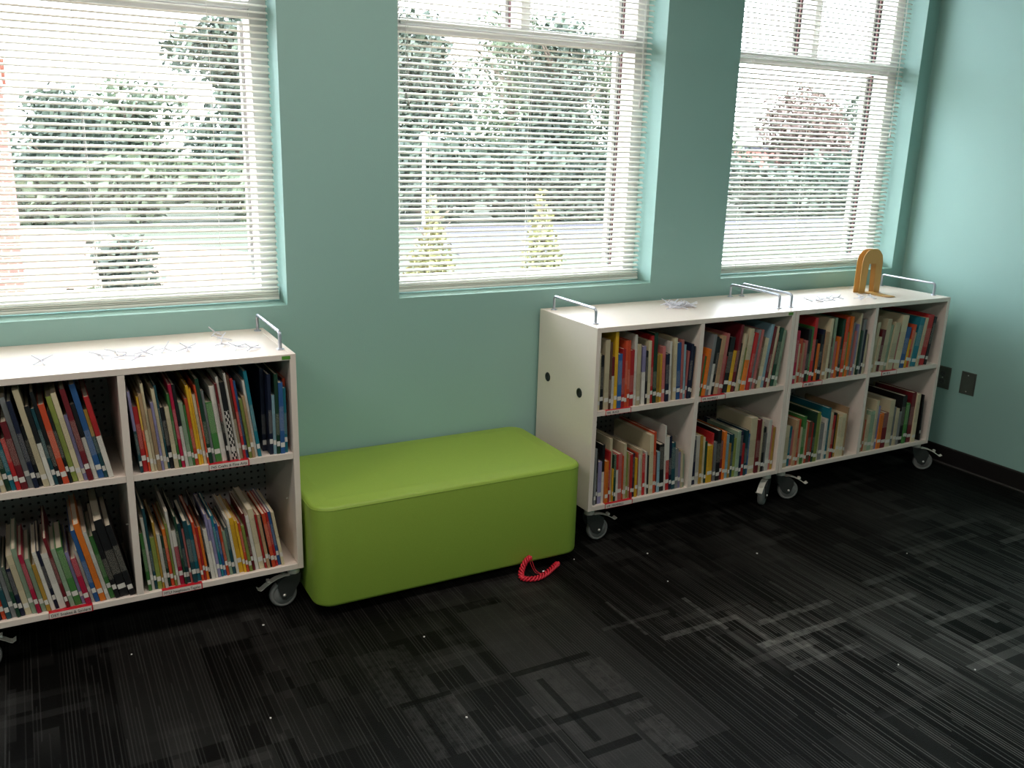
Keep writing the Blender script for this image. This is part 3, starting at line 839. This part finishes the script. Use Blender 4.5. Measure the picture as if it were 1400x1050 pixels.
# ------------------------------------------------------------------ ottoman
ot = empty('ottoman', (-.611, -.278, 0))
tag(ot, 'lime green upholstered box ottoman between the left and middle carts', 'ottoman')
def rounded_box(hx, hy, z0, z1, rv, rt, nseg=8, nt_=4):
    """box with vertical edges of radius rv and a softly rolled top and bottom rim of radius rt"""
    mb = MB()
    def ring(ins, z):
        pts = []
        r_ = max(rv - ins, .004)
        for (sx, sy, a0) in ((1, 1, 0), (-1, 1, 90), (-1, -1, 180), (1, -1, 270)):
            for k in range(nseg + 1):
                a = R(a0 + 90 * k / nseg)
                pts.append((sx * (hx - rv) + r_ * math.cos(a), sy * (hy - rv) + r_ * math.sin(a), z))
        return pts
    rings = []
    for k in range(nt_ + 1):
        a = R(90 * k / nt_); rings.append(ring(rt * (1 - math.sin(a)), z0 + rt * (1 - math.cos(a))))
    for k in range(nt_ + 1):
        a = R(90 * k / nt_); rings.append(ring(rt * (1 - math.cos(a)), z1 - rt * (1 - math.sin(a))))
    rings.append(ring(rt + .05, z1 + .004)); 
    n = len(rings[0]); vs = [p for r_ in rings for p in r_]
    fs = []
    for i in range(len(rings) - 1):
        for k in range(n):
            fs.append((i * n + k, i * n + (k + 1) % n, (i + 1) * n + (k + 1) % n, (i + 1) * n + k))
    mb.add(vs, fs, 0, True)
    mb.add(rings[0], [tuple(range(n))[::-1]], 0, True); mb.add(rings[-1], [tuple(range(n))], 0, True)
    return mb
rounded_box(.5235, .265, .036, .400, .065, .014).build('upholstered_body', M['lime'], ot)
sm = MB()
def rr_path(hx, hy, r_, z, n=8):
    pts = []
    for (sx, sy, a0) in ((1, 1, 0), (-1, 1, 90), (-1, -1, 180), (1, -1, 270)):
        for k in range(n + 1):
            a = R(a0 + 90 * k / n); pts.append((sx * (hx - r_) + r_ * math.cos(a), sy * (hy - r_) + r_ * math.sin(a), z))
    return pts
sm.tube(rr_path(.5228, .2643, .065, .388), .0018, 6, closed=True)
sm.build('seam_piping', M['lime'], ot)
for sx in (-1, 1):
    for sy in (-1, 1):
        MB().lathe([(.020, 0), (.022, .004), (.022, .037)], (sx * .44, sy * .19, 0), 'z', 16).build('foot', M['black_plastic'], ot)

# ------------------------------------------------------------------ bookends on the right cart
def bookend(x, y, z, rot, label):
    root = empty('bookend', (x, y, z), (0, 0, R(rot)))
    tag(root, label, 'bookend', 'tan metal bookends')
    w = .070; H = .214; t = .0022
    def arch(hw, htot, n=14, notch=True):
        """outline (ccw seen from -y) of a round-topped tab with small shoulders"""
        zs = htot - hw * .95
        pts = [(-hw, 0), (-hw * 1.0, zs * .6), (-hw * .99, zs)]
        for k in range(1, n):
            a = math.pi - math.pi * k / n
            c_, s_ = math.cos(a), math.sin(a)
            q = .96 if notch and (k in (1, 2, n - 1, n - 2)) else .90
            pts.append((math.copysign(abs(c_) ** .78, c_) * hw * q, zs + (htot - zs) * abs(s_) ** .80))
        pts += [(hw * .99, zs), (hw, zs * .6), (hw, 0)]
        return pts
    outer = arch(w, H)
    iw = .030; sh = .142
    inner = [(iw, 0), (iw - .004, sh - .004), (iw - .008, sh), (-iw + .008, sh), (-iw + .004, sh - .004), (-iw, 0)]
    n1 = len(outer); poly = outer + inner
    # build front/back faces by strips so the slot stays open
    mb = MB()
    vs = [(u, -t / 2, v_) for u, v_ in poly] + [(u, t / 2, v_) for u, v_ in poly]
    n = len(poly)
    bm = bmesh.new()
    vv = [bm.verts.new(p) for p in vs]
    f = bm.faces.new([vv[i] for i in range(n)])
    g = bm.faces.new([vv[n + i] for i in range(n)][::-1])
    for i in range(n):
        bm.faces.new([vv[(i + 1) % n], vv[i], vv[n + i], vv[n + (i + 1) % n]])
    bmesh.ops.triangulate(bm, faces=[f, g]); bmesh.ops.recalc_face_normals(bm, faces=bm.faces)
    me = bpy.data.meshes.new('upright_plate'); bm.to_mesh(me); bm.free(); me.materials.append(M['bookend'])
    link(bpy.data.objects.new('upright_plate', me), root)
    tn = [(-iw + .001, -t / 2), (-iw + .001, -sh + .012), (-iw + .010, -sh), (iw - .010, -sh), (iw - .001, -sh + .012), (iw - .001, -t / 2)]
    MB().prism(tn, 0, .0020, 'z').build('base_tongue', M['bookend'], root)
    MB().box(-w, -iw, -t / 2 - .012, -t / 2, 0, .0015).build('foot_flange', M['bookend'], root)
    MB().box(iw, w, -t / 2 - .012, -t / 2, 0, .0015).build('foot_flange', M['bookend'], root)
    return root
bookend(1.773, -.180, CH + .0003, -6, 'tan metal bookend standing behind the other one, on the right cart')
bookend(1.768, -.212, CH + .0024, -2, 'tan metal bookend standing in front of the other one, on the right cart')

# ------------------------------------------------------------------ white plastic connectors strewn on the carts
def connector(i, x, y, z, rot, tilt, size, label, group):
    rnd = random.Random(i)
    root = MB()
    r = .0021
    hub = Vector((0, 0, .008 * size))
    k = rnd.choice((4, 5))
    a0 = rnd.uniform(0, 90)
    for j in range(k):
        a = R(a0 + 360 * j / k + rnd.uniform(-18, 18)); L = size * rnd.uniform(.022, .036)
        up_ = (j % 3 == 1)
        tip = Vector((L * math.cos(a), L * math.sin(a), (.020 * size if up_ else r)))
        mid = hub.lerp(tip, .55)
        root.tube([hub, mid, tip], [r * 1.3, r, r * .9], 6)
    root.lathe([(.0, -.003), (.003, -.0015), (.003, .0015), (.0, .003)], tuple(hub), 'z', 8)
    o = root.build('plastic_connector', M['connector_plastic'])
    o.location = (x, y, z); o.rotation_euler = (0, 0, R(rot))
    tag(o, label, 'connector', group)
    return o
SP = [
 (-1.862, -.281, 1.1, 'white spidery plastic connector lying alone at the far left of left cart top'),
 (-1.700, -.268, 1.0, 'white plastic connector, leftmost of the loose cluster mid-left on left cart top'),
 (-1.655, -.235, 1.0, 'white plastic connector, rearmost of the loose cluster mid-left on left cart top'),
 (-1.640, -.300, 1.0, 'white plastic connector in the middle of the loose cluster on left cart top'),
 (-1.600, -.330, 1.0, 'white plastic connector, frontmost of the loose cluster mid-left on left cart top'),
 (-1.578, -.272, 1.0, 'white plastic connector, rightmost of the loose cluster mid-left on left cart top'),
 (-1.514, -.250, 1.2, 'chunky white plastic connector, left of the pair near the centre of left cart top'),
 (-1.448, -.262, 1.1, 'white plastic connector, right of the pair near the centre of left cart top'),
 (-1.325, -.062, 1.2, 'white plastic connector standing nearest the wall at the right of left cart top'),
 (-1.322, -.155, 1.0, 'white plastic connector, second from the wall at the right of left cart top'),
 (-1.335, -.245, 1.0, 'white plastic connector, leftmost of the front trio at right of left cart top'),
 (-1.300, -.300, 1.0, 'white plastic connector, middle of the front trio at right of left cart top'),
 (-1.262, -.330, 1.0, 'white plastic connector, rightmost of the front trio at right of left cart top'),
]
for i, (x, y, s_, lb) in enumerate(SP):
    connector(i, x, y, CH + .0005, i * 47, 0, s_, lb, 'white plastic connectors on the left cart')
rnd = random.Random(5)
for i in range(22):
    u = rnd.gauss(0, .42); v_ = rnd.gauss(0, .35)
    u = max(-1, min(1, u)); v_ = max(-1, min(1, v_))
    hgt = max(0, (1 - abs(u)) * .012 * rnd.random())
    connector(100 + i, .580 + u * .082, -.195 + v_ * .055 - u * .012, CH + .0005 + hgt, i * 31, 0, .95,
              'white plastic connector in the tangled pile on middle cart top', 'white plastic connectors piled on the middle cart')
SP3 = [(1.275, -.285), (1.305, -.315), (1.345, -.295), (1.385, -.325), (1.400, -.285), (1.470, -.285), (1.560, -.330), (1.610, -.300), (1.640, -.335)]
for i, (x, y) in enumerate(SP3):
    connector(200 + i, x, y, CH + .0005, i * 53, 0, .85,
              'white plastic connector, %s from the left in the flat scatter on right cart top' % ORD[i], 'white plastic connectors scattered on the right cart')

# ------------------------------------------------------------------ red band by the ottoman
band = empty('rubber_band_chain', (-.30, -.58, 0))
tag(band, 'red looped rubber band chain on the carpet against the ottoman front', 'bracelet')
def catmull(pts, n=8):
    out = []; P = [Vector(p) for p in pts]
    P = [P[0] + (P[0] - P[1])] + P + [P[-1] + (P[-1] - P[-2])]
    for i in range(1, len(P) - 2):
        for k in range(n):
            t = k / n; a, b, c, d = P[i - 1:i + 3]
            out.append(.5 * ((2 * b) + (-a + c) * t + (2 * a - 5 * b + 4 * c - d) * t * t + (-a + 3 * b - 3 * c + d) * t ** 3))
    out.append(P[-2]); return out
spine_pts = [(-.022, .022, .070), (-.042, .020, .060), (-.062, .014, .032), (-.075, -.005, .012), (-.064, -.024, .010), (-.030, -.035, .010), (.006, -.028, .011), (.046, -.006, .011), (.085, .020, .010), (.108, .036, .009)]
cp = catmull(spine_pts, 10)
ch = MB()
for s_ in range(3):
    pts = []
    for i, p in enumerate(cp):
        t = (cp[min(i + 1, len(cp) - 1)] - cp[max(i - 1, 0)]).normalized()
        a = t.cross(Vector((0, 0, 1))).normalized(); b = a.cross(t)
        ph = i * .55 + s_ * 2 * math.pi / 3; rr = .0085
        pts.append(p + rr * (math.cos(ph) * a + .75 * math.sin(ph) * b))
    ch.tube(pts, .0040, 6)
ch.build('twisted_strands', M['red_band'], band)
lp = MB()
lp.tube(catmull([(-.024, .020, .072), (-.020, .008, .050), (-.012, .000, .024), (.004, -.012, .012), (.018, -.016, .012)], 8), .0012, 5)
lp.tube(catmull([(-.030, .020, .068), (-.026, .006, .040), (-.014, -.006, .016), (.006, -.016, .012)], 8), .0010, 5)
lp.build('loose_loop', M['red_band'], band)
MB().lathe([(.0, -.004), (.0025, -.004), (.0025, .004), (.0, .004)], (.014, -.014, .020), 'x', 10).build('clip', M['white_plastic'], band)

# ------------------------------------------------------------------ specks on the carpet
SC_PTS = [(.187, -.612, 'right of the middle cart front-left caster'), (.114, -.834, 'in front of the middle cart'), (.590, -.803, 'ahead of the middle cart right bay'),
          (.433, -1.599, 'at the lower right'), (.632, -1.728, 'farthest right on the open carpet'), (-.854, -.790, 'in front of the ottoman'),
          (-1.304, -.491, 'in front of the left cart caster'), (-.107, -.529, 'at the right foot of the ottoman'), (-1.709, -.487, 'below the left cart'),
          (-1.403, -.990, 'at the lower left'), (-.912, -1.230, 'at the bottom centre'), (1.152, -1.069, 'in front of the right cart')]
for i, (x, y, wh) in enumerate(SC_PTS):
    rnd = random.Random(i); s_ = .0022 + .0016 * rnd.random()
    poly = [(s_ * rnd.uniform(.7, 1.3) * math.cos(a), s_ * rnd.uniform(.7, 1.3) * math.sin(a)) for a in (0, 1.1, 2.3, 3.3, 4.2, 5.3)]
    o = MB().prism(poly, 0, .0022, 'z').build('paper_scrap', M['paper_scrap'])
    o.location = (x, y, .0003)
    tag(o, 'tiny white scrap on the dark carpet %s' % wh, 'scrap', 'white scraps on the carpet')

# ------------------------------------------------------------------ wall plates on the right wall
def plate(y, z, outlet):
    root = empty('electrical_outlet' if outlet else 'blank_wall_plate', (XC - .0005, y, z))
    hw, hh = .040, .058
    mb = MB()
    mb.prism([(-hw, -hh), (hw, -hh), (hw, hh), (-hw, hh)], -.003, 0, 'x').prism([(-hw + .003, -hh + .003), (hw - .003, -hh + .003), (hw - .003, hh - .003), (-hw + .003, hh - .003)], -.0065, -.003, 'x')
    mb.build('cover_plate', M['plate'], root, bevel=.0012)
    if outlet:
        for dz in (-.0195, .0195):
            s = MB()
            pts = [(.0165 * math.cos(R(a)), dz + .0145 * math.sin(R(a))) for a in range(0, 360, 20)]
            s.prism(pts, -.0085, -.0060, 'x')
            so_ = s.build('socket', M['socket'], root)
            sl = MB()
            sl.box(-.0090, -.0084, -.0070, -.0050, dz - .002, dz + .007).box(-.0090, -.0084, .0050, .0070, dz - .002, dz + .007)
            sl.lathe([(.0025, -.0003), (.0025, .0003)], (-.0087, 0, dz - .008), 'x', 10)
            sl.build('slots', M['slot'], so_)
        MB().lathe([(.003, -.001), (.003, .001)], (-.007, 0, 0), 'x', 12).build('screw', M['chrome'], root)
    else:
        for dz in (-.042, .042):
            MB().lathe([(.003, -.001), (.003, .001)], (-.007, 0, dz), 'x', 12).build('screw', M['chrome'], root)
    return root
tag(plate(-.339, .449, True), 'steel double power outlet on the right wall beside the right cart', 'outlet')
tag(plate(-.480, .450, False), 'blank steel wall plate on the right wall, right of the power outlet', 'wall plate')

# ------------------------------------------------------------------ outdoors, one floor down
GZ = -3.1
g = MB().box(-60, 160, .6, 200, GZ - .2, GZ).build('ground', M['lawn']); g['kind'] = 'structure'
pk = MB().prism([(14, 30), (55, 30), (75, 43), (17, 43)], GZ + .001, GZ + .04, 'z').build('parking_lot', M['asphalt']); pk['kind'] = 'structure'
pv = MB().prism([(-12, 6), (5, 6), (9, 28), (6.4, 33), (-.8, 45.5), (-12, 45.5)], GZ + .001, GZ + .05, 'z').build('pavement', M['concrete']); pv['kind'] = 'structure'
bw = empty('brick_building', (-5.3, 12, GZ))
tag(bw, 'red brick building seen at the far left edge of the left window', 'building')
MB().box(-3.2, 3.38, 0, 10, 0, 5.6).build('brick_walls', M['brick'], bw)
MB().box(-3.3, 3.44, -.1, 10.1, 5.6, 5.75).build('parapet', M['concrete'], bw)
MB().box(1.2, 2.2, -.02, .02, 3.2, 4.6).build('window', M['track_dark'], bw)
b2 = empty('brick_building', (86, 74, GZ))
tag(b2, 'low reddish brick building behind the trees in the right window', 'building')
MB().box(-24, 24, 0, 10, 0, 4.6).build('brick_walls', M['brick'], b2)
MB().box(-24.3, 24.3, -.3, 10.3, 4.6, 5.0).build('roof', M['asphalt'], b2)

def leaf_cloud(mb, blobs, count, size, rnd):
    tot = sum(b[3] ** 2 for b in blobs)
    for (cx, cy, cz, rad, sq) in blobs:
        n = int(count * rad ** 2 / tot)
        for _ in range(n):
            d = Vector((rnd.gauss(0, 1), rnd.gauss(0, 1), rnd.gauss(0, 1))).normalized() * rad * (rnd.uniform(.45, 1.08))
            p = Vector((cx + d.x, cy + d.y, cz + d.z * sq))
            s = size * rnd.uniform(.6, 1.4)
            a = Vector((rnd.gauss(0, 1), rnd.gauss(0, 1), rnd.gauss(0, 1))).normalized(); b_ = a.orthogonal().normalized()
            q = a.cross(b_)
            mb.add([p - b_ * s, p + q * s * .55, p + b_ * s, p - q * s * .55], [(0, 1, 2, 3)], 0)
def tree(x, y, H, rad, mat, label, seed, kind='round', leaves=1500, size=.25, name='tree', cat='tree'):
    rnd = random.Random(seed)
    root = empty(name, (x, y, GZ))
    tag(root, label, cat, 'trees and shrubs outside the windows')
    t = MB(); t.tube([(0, 0, 0), (rad * .05, 0, H * .4), (-rad * .03, 0, H * .85)], [rad * .09, rad * .06, rad * .02], 8)
    for k in range(6):
        a = rnd.uniform(0, 6.28); z = H * rnd.uniform(.3, .7)
        t.tube([(0, 0, z), (math.cos(a) * rad * .6, math.sin(a) * rad * .6, z + rad * .5)], [rad * .035, rad * .012], 6)
    t.build('trunk', M['bark'], root)
    mb = MB(); bl = []
    if kind == 'round':
        for k in range(16):
            a = rnd.uniform(0, 6.28); q = rnd.uniform(0, .66) * rad
            bl.append((math.cos(a) * q, math.sin(a) * q, H * rnd.uniform(.14, .84), rad * rnd.uniform(.36, .55), .95))
        bl.append((0, 0, H * .86, rad * .45, .8))
    else:   # conical
        for k in range(10):
            f = k / 9
            bl.append((rnd.uniform(-.1, .1) * rad, rnd.uniform(-.1, .1) * rad, H * (.12 + .80 * f), rad * (1.0 - .85 * f) * .85 + .05 * rad, .7))
    leaf_cloud(mb, bl, int(leaves * 1.9) if size == .25 else leaves, size, rnd)
    mb.build('foliage', mat, root)
    return root
TREES = [
 (10.2, 54.5, 12.0, 3.8, 'leaf_dark', 'tall dark tree at the right of the left window', 'round', 3600),
 (5.0, 64, 7.8, 4.2, 'leaf_mid', 'broad rounded tree in the centre of the left window', 'round', 3000),
 (.4, 54.5, 6.8, 3.7, 'leaf_dark', 'rounded tree near the brick building in the left window', 'round', 2800),
 (14.5, 62, 9.4, 4.2, 'leaf_mid', 'mid green tree hidden mostly by the pier between left and middle windows', 'round', 2600),
 (21.0, 52, 12.5, 5.0, 'leaf_dark', 'dark dense tree at the left side of the middle window', 'round', 4400),
 (36.5, 68, 15.5, 6.8, 'leaf_mid', 'mid green tree left of centre in the middle window', 'round', 4400),
 (32.5, 53, 13.2, 5.0, 'leaf_dark', 'dark tall tree right of centre in the middle window', 'round', 4600),
 (50.0, 68, 14.0, 6.2, 'leaf_mid', 'mid green tree at the right side of the middle window', 'round', 4200),
 (47.5, 56, 10.2, 5.6, 'leaf_mid', 'broad tree at the left side of the right window', 'round', 3800),
 (57.0, 53, 9.0, 5.4, 'leaf_rust', 'rusty leaved tree in the centre of the right window', 'round', 3600),
 (68.0, 54, 12.6, 5.2, 'leaf_dark', 'tall dark tree at the right side of the right window', 'round', 3800),
]
for i, (x, y, H, rad, mt_, lb, kd, lv) in enumerate(TREES):
    tree(x, y, H, rad, M[mt_], lb, 40 + i, kd, lv)
tree(8.25, 20, 3.3, 1.05, M['leaf_yellow'], 'yellow-green conical shrub low at the left of the middle window', 71, 'cone', 1100, .11, 'shrub', 'shrub')
tree(11.85, 20, 3.5, .95, M['leaf_yellow'], 'yellow-green conical shrub low in the centre of the middle window', 72, 'cone', 1100, .11, 'shrub', 'shrub')
for i, (x, y, H, rad, mt_, lb) in enumerate([
    (.6, 24, 1.6, 1.3, 'leaf_dark', 'low dark green bush beside the pavement in the left window'),
    (8.0, 34, 2.2, 2.0, 'leaf_mid', 'low round bush at the pavement end in the left window'),
    (-.9, 16.5, 1.3, .9, 'leaf_mid', 'low pale bush by the brick building in the left window')]):
    tree(x, y, H, rad, M[mt_], lb, 80 + i, 'round', 900, .16, 'shrub', 'shrub')
for i, (x0, x1, y, H, lb) in enumerate([(-4.5, 13.5, 47.5, 3.0, 'clipped hedge behind the pavement in the left window'), (15, 41, 45, 4.0, 'tall hedge beyond the parking lot in the middle window'), (44, 78, 45.5, 4.2, 'tall hedge beyond the parking lot in the right window')]):
    rnd = random.Random(300 + i); mb = MB(); n = int((x1 - x0) * 1.4)
    leaf_cloud(mb, [(x0 + (x1 - x0) * (k + .5) / n, y + rnd.uniform(-.5, .5), GZ + H * rnd.uniform(.2, .8), H * .42, .9) for k in range(n)], int(n * 240), .36, rnd)
    tag(mb.build('hedge', M['leaf_dark' if i else 'leaf_mid']), lb, 'hedge', 'hedges beyond the parking lot')
lp_ = empty('street_lamp', (17.6, 42.5, GZ))
tag(lp_, 'white lamp post seen at the left of the middle window', 'street lamp')
MB().lathe([(.16, 0), (.14, .1), (.10, .15), (.09, 4.6), (.0, 4.6)], (0, 0, 0), 'z', 12).build('pole', M['lamp_white'], lp_)
MB().lathe([(.0, 4.5), (.22, 4.55), (.26, 4.75), (.16, 5.0), (.0, 5.05)], (0, 0, 0), 'z', 12).build('lamp_head', M['lamp_white'], lp_)
